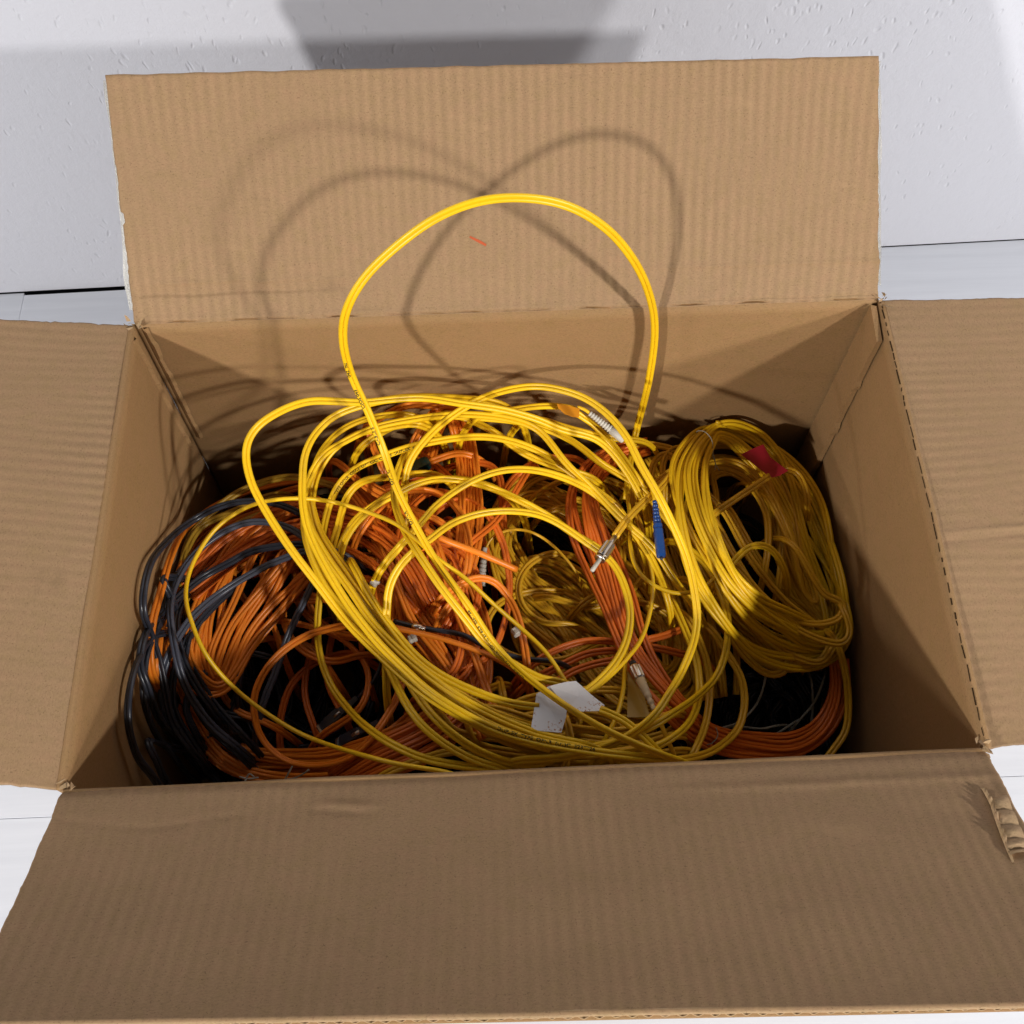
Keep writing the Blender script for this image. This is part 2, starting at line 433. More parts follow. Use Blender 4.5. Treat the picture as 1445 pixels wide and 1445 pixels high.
def right_disp(x, y):
    drop = (.0005+.0040*min(1, x/.30))
    s = min(1, y/.0022); s = s*s*(3-2*s)
    dd = -drop*s + flutes(x, y, 41, .00028)*s + .0010*n2(x*8, y*7, 43)*s
    dd += ridge(x, y*0+x, .203, .0022, 0, 1)
    dd += .0006*math.exp(-((x-.195)/.0022)**2)*s - .0004*math.exp(-((x-.201)/.002)**2)*s
    return dd
rf = sheet('flap', (BR+np.array([.003, 0, 0]), FR+np.array([.003, 0, 0]), RFo, RBo), 330, 70, M_FLAPY, carton, right_disp, raggy(6))
rf['label'] = 'right flap folded out flat, one pale crease across it'

# dashed cut line along the right hinge
vs = []; fs = []
rng = random.Random(9)
k = 0.0
while k < .985:
    l = rng.uniform(.008, .04); A = BR*(1-k)+FR*k; B = BR*(1-min(.99, k+l))+FR*min(.99, k+l)
    wd = rng.uniform(.00012, .00042); n = len(vs)
    for p in (A, B):
        jx = rng.uniform(-.0004, .0004)
        vs += [(p[0]+.0012-wd+jx, p[1], .0006), (p[0]+.0012+wd+jx, p[1], .0006), (p[0]+.0012+wd+jx, p[1], -.003), (p[0]+.0012-wd+jx, p[1], -.003)]
    fs += [(n, n+1, n+5, n+4), (n+1, n+2, n+6, n+5), (n+3, n, n+4, n+7), (n, n+3, n+2, n+1), (n+4, n+5, n+6, n+7)]
    k += l+rng.uniform(.003, .016)
mesh_obj('perforation', vs, fs, M_SLIT, rf, False)

# front flap, rising towards the viewer, with its open corrugated edge
pf = math.radians(29); Lf = .164
nf = np.array([0, math.sin(pf), math.cos(pf)])
E1 = on_plane(770, 1438, FL, nf); E2 = on_plane(1445, 1424, FR, nf)
ev = (E2-E1)/(E2[0]-E1[0])
def edge_at(x): return E1+ev*(x-E1[0])
FLo, FRo = edge_at(-.286), edge_at(.278)
def front_disp(x, y):
    dd = flutes(x, y, 51, .00013)
    lft = min(1, max(0, (x-.30)/.15))     # x grows from the right corner to the left one
    dd += lft*max(0, .25+1.6*n2(x*22, y*40, 15))*(ridge(x, y, .020+.02*n2(x*9, 2, 4), .0026, .0008, 12)+ridge(x, y, .029+.012*n2(x*13, 5, 4), .002, -.0007, 13))
    dd += min(1, max(0, (.22-x)/.1))*ridge(x, y, .022, .0022, .0007, 14)
    dd += .009*((y/.164)**2-.62*(y/.164)) + .0020*n2(x*5, y*7, 53) - .0016*math.exp(-(y/.004)**2)
    return dd
def front_edge(u, v):
    w_ = max(0, 1-u*40) if u < .5 else max(0, 1-(1-u)*40)
    e = .0008*n2(v*9, 2+round(u), 5)+.0005*n2(v*60, 2+round(u), 6)
    return (e*w_, 0)
ff_ = sheet('flap', (FR, FL, FLo-nf*0, FRo), 520, 70, M_FLAPX, carton, front_disp, front_edge, thick=.0007)
ff_['label'] = 'front flap rising towards the viewer, torn at its right edge, open flutes along its rim'
# under liner + wave between
def lerp(a, b, t): return a*(1-t)+b*t
q = [FR-nf*T, FL-nf*T, FLo-nf*T, FRo-nf*T]
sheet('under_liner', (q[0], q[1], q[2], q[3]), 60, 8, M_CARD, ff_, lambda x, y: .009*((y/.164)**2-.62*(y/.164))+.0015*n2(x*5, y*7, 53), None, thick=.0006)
NW = 1500
vs = []; fs = []
for i in range(NW+1):
    u = i/NW; A = FR*(1-u)+FL*u; B = FRo*(1-u)+FLo*u
    x = u*.56
    mid = -.0023+.00125*math.sin(x/.0079*2*math.pi+1.5*n2(x*20, 3, 3))+.0002*n2(x*300, 2, 2)
    wob = .0020*n2(x*5, .16*7, 53)
    end = 1.0+.004*n2(x*60, 9, 2)+.003*n2(x*260, 9, 2)
    for t, s_ in ((.30, 1), (.65, 1), (.93, 1), (end, 1), (end, -1), (.93, -1), (.65, -1), (.30, -1)):
        vs.append(A*(1-t)+B*t+nf*(mid+wob*t+.009*(t*t-.62*t)+.00028*s_))
for i in range(NW):
    a0 = 8*i; b0 = a0+8
    for q_ in range(7): fs.append((a0+q_, a0+q_+1, b0+q_+1, b0+q_))
mesh_obj('corrugated_core', vs, fs, M_TORN, ff_, False)
# pale cut rim of the upper liner
vs = []; fs = []
for i in range(401):
    u = i/400; B = FRo*(1-u)+FLo*u; A = FR*(1-u)+FL*u; dv_ = (B-A)/np.linalg.norm(B-A); x = u*.56
    wob = front_disp(x, .164)
    e_ = .0006+.0006*n2(x*80, 5, 5)
    vs += [B-dv_*(.0022+.0012*n2(x*40, 1, 1))+nf*(wob+.00012), B+dv_*e_+nf*(wob+.00005), B+dv_*e_+nf*(wob-.0009)]
for i in range(400):
    a0 = 3*i; b0 = a0+3
    fs += [(a0, a0+1, b0+1, b0), (a0+1, a0+2, b0+2, b0+1)]
mesh_obj('frayed_rim', vs, fs, M_TORN, ff_)
# torn strip on the right edge: short flutes laid bare, serrated liner standing up beside them
def on_front(x, y): return on_plane(x, y, FR, nf)
I_ = [on_front(*p) for p in ((1396, 1131), (1402, 1150), (1411, 1175), (1419, 1196), (1424, 1210))]
O_ = [on_front(*p) for p in ((1420, 1124), (1430, 1148), (1441, 1173), (1449, 1192), (1452, 1206))]
def along(Q, t):
    k = min(len(Q)-2, int(t*(len(Q)-1))); f_ = t*(len(Q)-1)-k; return Q[k]*(1-f_)+Q[k+1]*f_
vs = []; fs = []
for i in range(61):
    t = i/60
    h = .0012+.0021*abs(math.sin(t*math.pi*4.5+.3))**.7
    for q_ in range(5):
        w_ = q_/4; p = along(I_, t)*(1-w_)+along(O_, t)*w_
        vs.append(p+nf*(h*(1 if 0 < q_ < 4 else .55)+.0004*n2(t*30, w_*4, 3)))
for i in range(60):
    for q_ in range(4):
        a0 = i*5+q_; fs.append((a0, a0+1, a0+6, a0+5))
mesh_obj('bared_flute', vs, fs, M_TORN, ff_)
S_ = [on_front(*p) for p in ((1384, 1112), (1391, 1124), (1397, 1136), (1403, 1155), (1412, 1180), (1420, 1200), (1428, 1218))]
vs = []; fs = []
rng = random.Random(5)
for i in range(41):
    t = i/40; p = along(S_, t); h = (.0006+.0036*math.sin(math.pi*t)**.7)*(1+.45*rng.uniform(-1, 1))
    vs += [p+nf*.0002, p+nf*h+np.array([.0006*rng.uniform(-1, 1)+.0006, 0, 0]), p+nf*(h*.9)+np.array([.0011, 0, 0]), p+nf*.0002+np.array([.0014, 0, 0])]
for i in range(40):
    for q_ in range(3):
        a0 = i*4+q_; fs.append((a0, a0+1, a0+5, a0+4))
mesh_obj('torn_liner', vs, fs, M_TORN, ff_)
# frayed paper at the four corners of the rim
rng = random.Random(21)
for c, n_ in ((BL, 9), (BR, 10), (FR, 11), (FL, 8)):
    vs = []; fs = []
    for k in range(n_):
        o_ = c+np.array([rng.uniform(-.005, .005), rng.uniform(-.005, .005), rng.uniform(-.003, .002)])
        a1 = np.array([rng.uniform(-1, 1), rng.uniform(-1, 1), rng.uniform(.1, .9)])*rng.uniform(.002, .006)
        a2 = np.array([rng.uniform(-1, 1), rng.uniform(-1, 1), rng.uniform(-.3, .3)])*.0022
        n = len(vs); vs += [o_-a2, o_+a2, o_+a1+a2*.5, o_+a1*1.3-a2*.3]; fs += [(n, n+1, n+2, n+3)]
    mesh_obj('frayed_corner', vs, fs, M_TORN, carton, False)

# ------------------------------------------------------------------ cords
def catmull(P, per=.004):
    P = np.array(P, float)
    if len(P) == 2: P = np.array([P[0], (P[0]+P[1])/2, P[1]])
    E0 = 2*P[0]-P[1]; E1 = 2*P[-1]-P[-2]
    Q = np.vstack([E0, P, E1]); out = []
    for i in range(1, len(Q)-2):
        p0, p1, p2, p3 = Q[i-1], Q[i], Q[i+1], Q[i+2]
        t0 = 0; t1 = t0+np.linalg.norm(p1-p0)**.5+1e-9; t2 = t1+np.linalg.norm(p2-p1)**.5+1e-9; t3 = t2+np.linalg.norm(p3-p2)**.5+1e-9
        n = max(2, int(np.linalg.norm(p2-p1)/per)+1)
        for t in np.linspace(t1, t2, n, endpoint=False):
            A1 = (t1-t)/(t1-t0)*p0+(t-t0)/(t1-t0)*p1; A2 = (t2-t)/(t2-t1)*p1+(t-t1)/(t2-t1)*p2; A3 = (t3-t)/(t3-t2)*p2+(t-t2)/(t3-t2)*p3
            B1 = (t2-t)/(t2-t0)*A1+(t-t0)/(t2-t0)*A2; B2 = (t3-t)/(t3-t1)*A2+(t-t1)/(t3-t1)*A3
            out.append((t2-t)/(t2-t1)*B1+(t-t1)/(t2-t1)*B2)
    out.append(Q[-2]); return np.array(out)
def smooth(C, it=2):
    C = C.copy()
    for _ in range(it): C[1:-1] = .25*C[:-2]+.5*C[1:-1]+.25*C[2:]
    return C
def frames(C, up, roll, seed):
    Tn = np.gradient(C, axis=0); Tn /= np.linalg.norm(Tn, axis=1)[:, None]+1e-12
    up = np.array(up, float); up /= np.linalg.norm(up)
    S = np.cross(Tn, up); S /= np.linalg.norm(S, axis=1)[:, None]+1e-9
    Nn = np.cross(S, Tn)
    s = np.concatenate([[0], np.cumsum(np.linalg.norm(np.diff(C, axis=0), axis=1))])
    rs = np.random.RandomState(seed); p1, p2, w1, w2 = rs.uniform(0, 6.28, 2).tolist()+rs.uniform(12, 30, 2).tolist()
    r = roll*(.6*np.sin(s*w1+p1)+.5*np.sin(s*w2*.6+p2))
    c, sn = np.cos(r)[:, None], np.sin(r)[:, None]
    return s, Tn, S*c+Nn*sn, Nn*c-S*sn
RC, OC = .00166, .00142
def cord_geo(geo, C, up=(0, -.35, 1), roll=.5, duplex=True, r=RC, seed=0, sides=8):
    s, Tn, S, Nn = frames(C, up, roll, seed)
    ang = np.linspace(0, 2*math.pi, sides, endpoint=False)
    for off_ in ((-OC, OC) if duplex else (0,)):
        base = C+S*off_
        ring = base[:, None, :]+r*(np.cos(ang)[None, :, None]*S[:, None, :]+np.sin(ang)[None, :, None]*Nn[:, None, :])
        n0 = len(geo[0]); n = len(C)
        geo[0].extend(map(tuple, ring.reshape(-1, 3)))
        for i in range(n-1):
            a0 = n0+i*sides
            for k in range(sides):
                k2 = (k+1) % sides
                geo[1].append((a0+k, a0+k2, a0+sides+k2, a0+sides+k))
        geo[1].append(tuple(n0+k for k in reversed(range(sides)))); geo[1].append(tuple(n0+(n-1)*sides+k for k in range(sides)))
    return s, Tn, S, Nn
def pts3(pts, lay, step=.0062):
    out = []
    n = len(pts)
    for i, p in enumerate(pts):
        L = lay if isinstance(lay, (int, float)) else lay[0]+(lay[1]-lay[0])*i/(n-1) if len(lay) == 2 else np.interp(i/(n-1), np.linspace(0, 1, len(lay)), lay)
        if len(p) == 4: out.append(aty(p[0], p[1], p[3]))
        elif len(p) == 3: out.append(inside(p[0], p[1], p[2]))
        else: out.append(inside(p[0], p[1], pile(p[0], p[1])+step*L))
    return out
def dive(P, depth=.10, on=(True, True)):
    """let the ends of a visible run sink on into the pile"""
    P = [np.array(p) for p in P]
    def end(a_, b_):
        t = a_-b_; t[2] = min(t[2], 0); t /= np.linalg.norm(t)+1e-9
        out = []
        for f_, g in ((.012, .08), (.024, .35), (.032, 1.0)):
            q = a_+t*f_; q[2] -= depth*g
            q[2] = max(q[2], FZ+.02); q[0] = min(.268, max(-.268, q[0])); q[1] = min(.160, max(-.160, q[1])); out.append(q)
        return out
    A_ = end(P[0], P[1])[::-1] if on[0] else []
    B_ = end(P[-1], P[-2]) if on[1] else []
    return A_+P+B_
def run(pts, lay, on=(True, True)): return smooth(catmull(dive(pts3(pts, lay), on=on)), 3)

def coil(ctrl, turns, lay, seed, zj=.006, closed=True, per=26):
    """many turns of one cord following a photo-traced ring; ctrl = (x, y, half width[, layer])"""
    rs = np.random.RandomState(seed)
    c = np.array([q[:3] for q in ctrl], float)
    lays = np.array([(q[3] if len(q) > 3 else lay) for q in ctrl], float)
    m = len(c)
    U = np.linspace(0, m, per*1+0, endpoint=False)
    def samp(u):
        i = int(math.floor(u)) % m; t = u-math.floor(u)
        p = [c[(i+k) % m] for k in (-1, 0, 1, 2)]
        q = .5*((2*p[1])+(-p[0]+p[2])*t+(2*p[0]-5*p[1]+4*p[2]-p[3])*t*t+(-p[0]+3*p[1]-3*p[2]+p[3])*t**3)
        return q, lays[i]*(1-t)+lays[(i+1) % m]*t
    base = []
    for u in U:
        q, L = samp(u); q2, _ = samp(u+.02); tg = (q2-q)[:2]; tg /= np.linalg.norm(tg)+1e-9
        base.append((q[0], q[1], q[2], -tg[1], tg[0], L))
    base = np.array(base)
    offs = rs.permutation(np.linspace(-1, 1, turns))
    zs = rs.uniform(-1, 1, turns+1)
    P = []
    for k in range(turns):
        o0 = offs[k]; o1 = offs[(k+1) % turns]
        wob = rs.uniform(-.62, .62, 3); phs = rs.uniform(0, 6.28, 3)
        for j in range(per):
            f_ = j/per; e = f_*f_*(3-2*f_)
            o = o0*(1-e)+o1*e
            o += wob[0]*math.sin(2*math.pi*f_+phs[0])+wob[1]*math.sin(4*math.pi*f_+phs[1])+.5*wob[2]*math.sin(6*math.pi*f_+phs[2])
            x, y, hw, nx, ny, L = base[j]
            z = zs[k]*(1-e)+zs[k+1]*e
            px, py = x+nx*hw*o, y+ny*hw*o
            P.append(inside(px, py, pile(px, py)+.0062*L+zj*z))
    return smooth(catmull(P, .006), 3)
def bundle(ctrl, n, lay, seed, zj=.005):
    """open bundle: n parallel runs of cord"""
    rs = np.random.RandomState(seed); c = np.array([q[:3] for q in ctrl], float); out = []
    lays = [(q[3] if len(q) > 3 else lay) for q in ctrl]
    tg = np.gradient(c[:, :2], axis=0); tg /= np.linalg.norm(tg, axis=1)[:, None]
    for o in np.linspace(-1, 1, n):
        o = o+rs.uniform(-.12, .12); ph = rs.uniform(0, 6.28); zz = rs.uniform(-1, 1); P = []
        for i in range(len(c)):
            oo = o+.25*math.sin(i*1.1+ph)
            px, py = c[i, 0]-tg[i, 1]*c[i, 2]*oo, c[i, 1]+tg[i, 0]*c[i, 2]*oo
            P.append(inside(px, py, pile(px, py)+.0062*lays[i]+zj*zz))
        out.append(smooth(catmull(P, .006), 3))
    return out

_seed = [100]
def cable(label, m, curves, duplex=True, r=RC, up=(0, -.35, 1), roll=.5, group=None, parts=False, name='fibre_cable'):
    """one cable: curves = list of 3-D polylines. Returns (root, frame data of every curve)."""
    geo = ([], []); fr = []
    for C in curves:
        _seed[0] += 1
        fr.append((C,)+cord_geo(geo, C, up, roll, duplex, r, _seed[0]))
    if parts:
        C0 = curves[0][len(curves[0])//2]
        root = empty(name, tuple(C0)); mesh_obj('cord', geo[0], geo[1], m, root)
    else:
        root = mesh_obj(name, geo[0], geo[1], m)
    tag(root, label, 'cable', group)
    return root, fr

def print_on(text, frame, s0, parent, m=M_INK, size=.0017, cord=1, flip=False, duplex=True, lift=.00007):
    """ink lettering wrapped on the jacket of a cord, reading along it from arc length s0"""
    C, s, Tn, S, Nn = frame
    cu = bpy.data.curves.new('lettering', 'FONT'); cu.body = text; cu.size = size*1.35; cu.align_y = 'CENTER'; cu.resolution_u = 2; cu.offset = size*.035
    ob = bpy.data.objects.new('lettering', cu); COL.objects.link(ob)
    dg = bpy.context.evaluated_depsgraph_get(); me = bpy.data.meshes.new_from_object(ob.evaluated_get(dg))
    COL.objects.unlink(ob); bpy.data.objects.remove(ob)
    bm = bmesh.new(); bm.from_mesh(me)
    bmesh.ops.triangulate(bm, faces=bm.faces[:])
    out = []
    sg = -1 if flip else 1
    for v in bm.verts:
        ss = s0+sg*v.co.x*1.15; ss = min(max(ss, 0), s[-1])
        c = np.array([np.interp(ss, s, C[:, k]) for k in range(3)])
        sd = np.array([np.interp(ss, s, S[:, k]) for k in range(3)]); nn_ = np.array([np.interp(ss, s, Nn[:, k]) for k in range(3)])
        a_ = -sg*v.co.y/RC*(1)
        off_ = (OC*cord if duplex else 0)
        p = c+sd*off_+(RC+lift)*(math.cos(a_)*nn_+math.sin(a_)*sd)
        out.append(tuple(p))
    fs = [tuple(v.index for v in f_.verts) for f_ in bm.faces]
    bm.free(); bpy.data.meshes.remove(me)
    return mesh_obj('printing', out, fs, m, parent, False)

def lathe(name, A, B, prof, m, parent, sides=14, square=0, ridges=0):
    """turned part from A to B; prof = (t along, radius)"""
    A = np.array(A); B = np.array(B); ax = B-A; L = np.linalg.norm(ax); ax /= L
    u = np.cross(ax, (0.1, .2, 1)); u /= np.linalg.norm(u); w_ = np.cross(ax, u)
    vs = []; fs = []
    for t, r in prof:
        for k in range(sides):
            a_ = 2*math.pi*(k+.5)/sides; rr = r
            if ridges and 0.0 < t < 1.0: rr = r*(1+.07*(1 if k % 2 else -1))
            if square:
                rr = r/max(abs(math.cos(a_)), abs(math.sin(a_)))**.85
            vs.append(A+ax*L*t+rr*(math.cos(a_)*u+math.sin(a_)*w_))
    for i in range(len(prof)-1):
        for k in range(sides):
            k2 = (k+1) % sides; fs.append((i*sides+k, i*sides+k2, (i+1)*sides+k2, (i+1)*sides+k))
    fs.append(tuple(reversed(range(sides)))); n = (len(prof)-1)*sides; fs.append(tuple(n+k for k in range(sides)))
    return mesh_obj(name, vs, fs, m, parent, not (square or ridges))
def ribbed(n, r0, r1, dip=.82):
    out = []
    for k in range(n):
        t = k/n; r = r0+(r1-r0)*t
        out += [(t+.001, r), (t+.62/n, r), (t+.66/n, r*dip), (t+.96/n, r*dip)]
    out.append((1, r1)); return out
def patch(name, pts, lay, m, parent, thick=.00035, bow=None):
    P = []
    for i, p in enumerate(pts):
        z = p[2] if len(p) > 2 else pile(p[0], p[1])+.0062*lay
        P.append(inside(p[0], p[1], z))
    P = np.array(P); n = len(P); c = P.mean(0)
    nn_ = np.cross(P[1]-P[0], P[2]-P[0]); nn_ /= np.linalg.norm(nn_)
    if nn_[2] < 0: nn_ = -nn_
    vs = list(P)+[c]+[p-nn_*thick for p in P]+[c-nn_*thick]
    fs = []
    for i in range(n):
        j = (i+1) % n
        fs += [(i, j, n), (n+1+j, n+1+i, 2*n+1), (i, n+1+i, n+1+j, j)]
    return mesh_obj(name, vs, fs, m, parent, False)
def z_at(x, y, lay): return inside(x, y, pile(x, y)+.0062*lay)

# ================================================================== coils lying deep in the pile
G_DP = 'black cord fill added to darken the hollows'
def deep(cx, cy, rx, ry, z, turns, seed):  # black cord fill, added to make the gaps in the pile read dark
    rs = np.random.RandomState(seed); P = []
    for k in range(turns*22):
        a_ = k/22*2*math.pi; f_ = 1-.75*((k*.618/22) % 1)
        P.append((min(.268, max(-.268, cx+rx*f_*math.cos(a_)+rs.uniform(-.006, .006))), min(.160, max(-.160, cy+ry*f_*math.sin(a_)+rs.uniform(-.006, .006))), z+rs.uniform(-.016, .016)))
    return smooth(catmull(P, .01), 2)
G_OR, G_YC, G_YL, G_BK, G_OL = 'coiled orange cables', 'coiled yellow cables', 'loose yellow cables on top of the pile', 'black cables on the left of the pile', 'loose orange cables'
cable('wide orange coil ringing the dark hollow in the left half of the box', M_ORG,
      [coil([(236,940,18),(262,840,24),(312,768,38),(420,728,42),(520,745,55),(598,805,58),(645,880,42),(655,965,34),(600,1042,34),(480,1082,20),(350,1076,20),(285,1030,18)], 12, -2, 1, .012)], group=G_OR)
cable('narrow orange coil bent in a U, seen through the round yellow loop on the left', M_ORG,
      [coil([(312,968,16),(352,890,24),(405,810,24),(448,745,20),(425,712,14),(345,762,20),(292,850,22),(280,930,18)], 9, 1.6, 2, .006)], group=G_OR)
cable('orange coil standing upright in the middle behind the crossing yellow strands', M_ORG,
      [coil([(640,578,8,0),(656,620,10,2),(658,720,15,2),(652,800,18,1.5),(622,872,28,1),(572,900,28,.6),(552,840,22,.6),(562,750,22,.8),(590,670,20,.8),(612,600,10,0)], 9, 1, 3, .006)], group=G_OR)
cable('orange strands massed in the middle of the box under the yellow crossing', M_ORG,
      bundle([(500,690,18),(545,735,30),(585,795,38),(612,860,38),(645,920,34),(668,980,26),(690,1040,20)], 10, 1.2, 4, .009), group=G_OR)
cable('orange cable fan crossing over the top of the left coil', M_ORG2,
      bundle([(262,835,16),(330,775,22),(420,735,26),(510,745,30),(570,790,26),(610,850,22)], 7, 1.8, 5, .007), group=G_OR)
cable('orange strands rising from the front wall at the bottom of the left hollow', M_ORG2,
      bundle([(470,1100,16),(540,1062,18),(600,1035,16),(650,990,14),(670,930,12)], 6, .3, 6, .006), group=G_OR)
cable('dark orange cable bent deep inside the left hollow', M_ORG2,
      [run([(400,1090),(395,1020),(412,965),(445,935),(490,922),(505,925)], -4), run([(445,1030),(430,980),(436,930),(450,890)], -4), run([(480,1000),(462,960),(466,910)], -4)], group=G_OL)
cable('yellow coil tied with a thin wire near the rear wall, brightest on its left side', M_YEL,
      [coil([(1001,612,11,4),(977,655,20,7),(982,715,22,10),(1008,785,24,11),(1046,845,24,10),(1095,888,30,6),(1148,912,26,2),(1186,893,20,0),(1178,835,24,-1),(1150,765,26,-1.5),(1118,695,24,-1.5),(1080,640,18,0),(1042,612,12,2),(1020,606,10,3)], 10, 3, 7, .005)], group=G_YC, parts=True)
tied = bpy.data.objects['fibre_cable'] if 'fibre_cable' in bpy.data.objects else None
for o in COL.objects:
    if o.get('label', '').startswith('yellow coil tied'): tied = o
A = z_at(983, 612, 5); B = z_at(1006, 640, 5.2)
tw = ([], [])
cord_geo(tw, catmull([z_at(982, 616, 2), z_at(985, 608, 5.4), z_at(994, 609, 6.4), z_at(1003, 618, 6.4), z_at(1006, 630, 6), z_at(1003, 638, 5)], .001), duplex=False, r=.0004, sides=5)
cord_geo(tw, catmull([z_at(1003, 634, 5.5), z_at(1008, 645, 6), z_at(1010, 655, 6.2), z_at(1015, 664, 6)], .001), duplex=False, r=.0004, sides=5)
cord_geo(tw, catmull([z_at(1007, 633, 5.5), z_at(1006, 643, 6), z_at(1009, 652, 6.2), z_at(1009, 663, 6)], .001), duplex=False, r=.0004, sides=5)
mesh_obj('wire_tie', tw[0], tw[1], M_PALE, tied)
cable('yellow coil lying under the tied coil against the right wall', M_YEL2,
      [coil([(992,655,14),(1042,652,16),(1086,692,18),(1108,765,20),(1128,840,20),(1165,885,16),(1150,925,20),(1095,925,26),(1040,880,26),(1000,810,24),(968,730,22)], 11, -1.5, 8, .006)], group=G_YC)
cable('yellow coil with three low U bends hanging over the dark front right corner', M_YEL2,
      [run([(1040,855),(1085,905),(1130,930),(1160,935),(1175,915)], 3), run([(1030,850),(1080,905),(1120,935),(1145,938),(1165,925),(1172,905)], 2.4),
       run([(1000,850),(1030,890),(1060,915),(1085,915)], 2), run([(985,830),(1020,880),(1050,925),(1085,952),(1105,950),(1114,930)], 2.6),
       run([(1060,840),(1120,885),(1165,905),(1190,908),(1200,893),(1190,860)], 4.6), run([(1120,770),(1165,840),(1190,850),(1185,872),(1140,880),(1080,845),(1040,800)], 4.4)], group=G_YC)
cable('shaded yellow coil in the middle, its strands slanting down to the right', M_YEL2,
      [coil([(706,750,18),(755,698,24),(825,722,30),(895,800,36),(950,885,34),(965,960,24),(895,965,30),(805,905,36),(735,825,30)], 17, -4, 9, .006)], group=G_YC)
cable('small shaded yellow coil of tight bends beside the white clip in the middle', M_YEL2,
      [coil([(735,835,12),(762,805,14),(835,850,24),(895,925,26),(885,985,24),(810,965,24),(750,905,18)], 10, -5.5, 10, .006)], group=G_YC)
cable('yellow strands running straight down between the orange bundle and the tied coil', M_YEL2,
      bundle([(905,650,16),(925,710,26),(950,780,30),(978,850,32),(1000,920,30),(1012,985,22)], 9, -2, 11, .006), group=G_YC)
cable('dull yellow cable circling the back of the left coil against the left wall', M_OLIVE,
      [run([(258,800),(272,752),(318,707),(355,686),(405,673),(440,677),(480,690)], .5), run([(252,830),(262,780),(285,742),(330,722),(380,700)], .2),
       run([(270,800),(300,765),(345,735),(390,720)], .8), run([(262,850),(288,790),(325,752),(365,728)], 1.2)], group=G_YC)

cable('black cord fill added to darken the bottom of the left hollow under the orange coil', M_BLK, [deep(-.15, 0, .125, .155, -.262, 26, 1), deep(-.17, -.03, .10, .125, -.235, 12, 4)], group=G_DP)
cable('black cord fill added to darken the front right corner', M_BLK, [deep(.15, 0, .125, .155, -.262, 26, 2), deep(.20, -.08, .07, .08, -.245, 10, 5)], group=G_DP)
cable('black cord fill added to darken the gaps under the yellow tangle in the middle', M_BLK, [deep(0, 0, .12, .155, -.255, 26, 3)], group=G_DP)

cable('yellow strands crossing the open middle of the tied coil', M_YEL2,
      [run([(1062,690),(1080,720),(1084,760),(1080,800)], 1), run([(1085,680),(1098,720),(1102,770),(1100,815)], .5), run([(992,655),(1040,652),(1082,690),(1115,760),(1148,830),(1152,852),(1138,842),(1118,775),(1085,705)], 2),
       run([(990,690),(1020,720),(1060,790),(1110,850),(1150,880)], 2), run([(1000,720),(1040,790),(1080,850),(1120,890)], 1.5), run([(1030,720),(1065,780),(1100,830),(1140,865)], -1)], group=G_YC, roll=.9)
def tangle(cx, cy, rx, ry, n, lay, seed, single=False):
    rs = np.random.RandomState(seed); out = []
    for _ in range(n):
        x0, y0 = cx+rx*rs.uniform(-.6, .6), cy+ry*rs.uniform(-.6, .6); a0 = rs.uniform(0, 6.28); q = rs.uniform(.35, .8); e = rs.uniform(.6, 1.2); P = []
        for k in range(int(rs.uniform(5, 9))):
            a_ = a0+k*.62; P.append((x0+rx*q*math.cos(a_), y0+ry*q*e*math.sin(a_)))
        out.append(run(P, [lay+rs.uniform(-1.5, 1.5), lay+rs.uniform(-1.5, 1.5), lay+rs.uniform(-1.5, 1.5)]))
    return out
cable('stray orange cable looping about over the left coil and its hollow', M_ORG, tangle(430, 880, 170, 150, 9, -.5, 31), group=G_OL, roll=1.0)
cable('stray red orange cable curled among the orange strands in the middle', M_ORG2, tangle(610, 850, 90, 150, 9, 1.5, 32), group=G_OL, roll=1.0)
cable('black cables sweeping low round the front left corner of the pile', M_BLK,
      [run([(300,800),(258,835),(225,880),(205,930),(203,985),(222,1040)], [1, 2.5, 2.5, 1]), run([(330,830),(280,880),(248,940),(245,1000),(275,1055)], [1.5, 2.2, 1.5]), run([(265,905),(262,960),(290,1020),(335,1062)], [2.2, 1.5]),
       run([(215,900),(188,950),(180,1010),(195,1070)], [2, 1, 0])], r=.0017, group=G_BK, roll=.8)
cable('stray black cable loops low over the left coil', M_BLK, tangle(310, 920, 120, 140, 6, .3, 33), group=G_BK, roll=1.0)
cable('stray dull yellow cable loose over the shaded coil in the middle', M_YEL2, tangle(840, 840, 130, 130, 5, -2, 34), group=G_YC, roll=1.0)
cable('stray dull yellow cable low along the front of the pile', M_YEL2, tangle(760, 1010, 190, 60, 7, 1, 35), group=G_YC, roll=1.0)

# orange bundle standing through the middle right
bnd, _ = cable('tied orange bundle running from the middle down to the front right corner', M_ORG2,
      bundle([(915,628,7,.5),(872,638,11,1),(840,662,15,1.8),(824,700,18,2.6),(832,750,20,3),(850,800,20,3),(868,850,20,3),(888,905,19,2.8),(918,955,18,2.6),(958,1003,15,2.4),(1003,1040,12,2),(1062,1054,13,1.6),(1122,1054,13,1),(1165,1024,12,.6),(1184,975,11,.4),(1182,930,9,.2)], 6, 3, 12, .0035), group=G_OR, parts=True)
tw = ([], [])
cord_geo(tw, catmull([z_at(995, 1052, 2), z_at(1004, 1049, 3.6), z_at(1013, 1037, 3.8), z_at(1010, 1026, 3.2)], .001), duplex=False, r=.0004, sides=5)
mesh_obj('wire_tie', tw[0], tw[1], M_PALE, bnd)
cable('orange cable running sideways below the shaded yellow coil', M_ORG2,
      [run([(755,935),(790,915),(830,904),(872,906),(930,915),(985,930)], 1.6), run([(752,960),(790,940),(830,922),(872,918)], 1.2), run([(770,975),(800,952),(835,938),(885,930)], .9), run([(905,905),(935,898),(958,889)], 2.2)], group=G_OL)

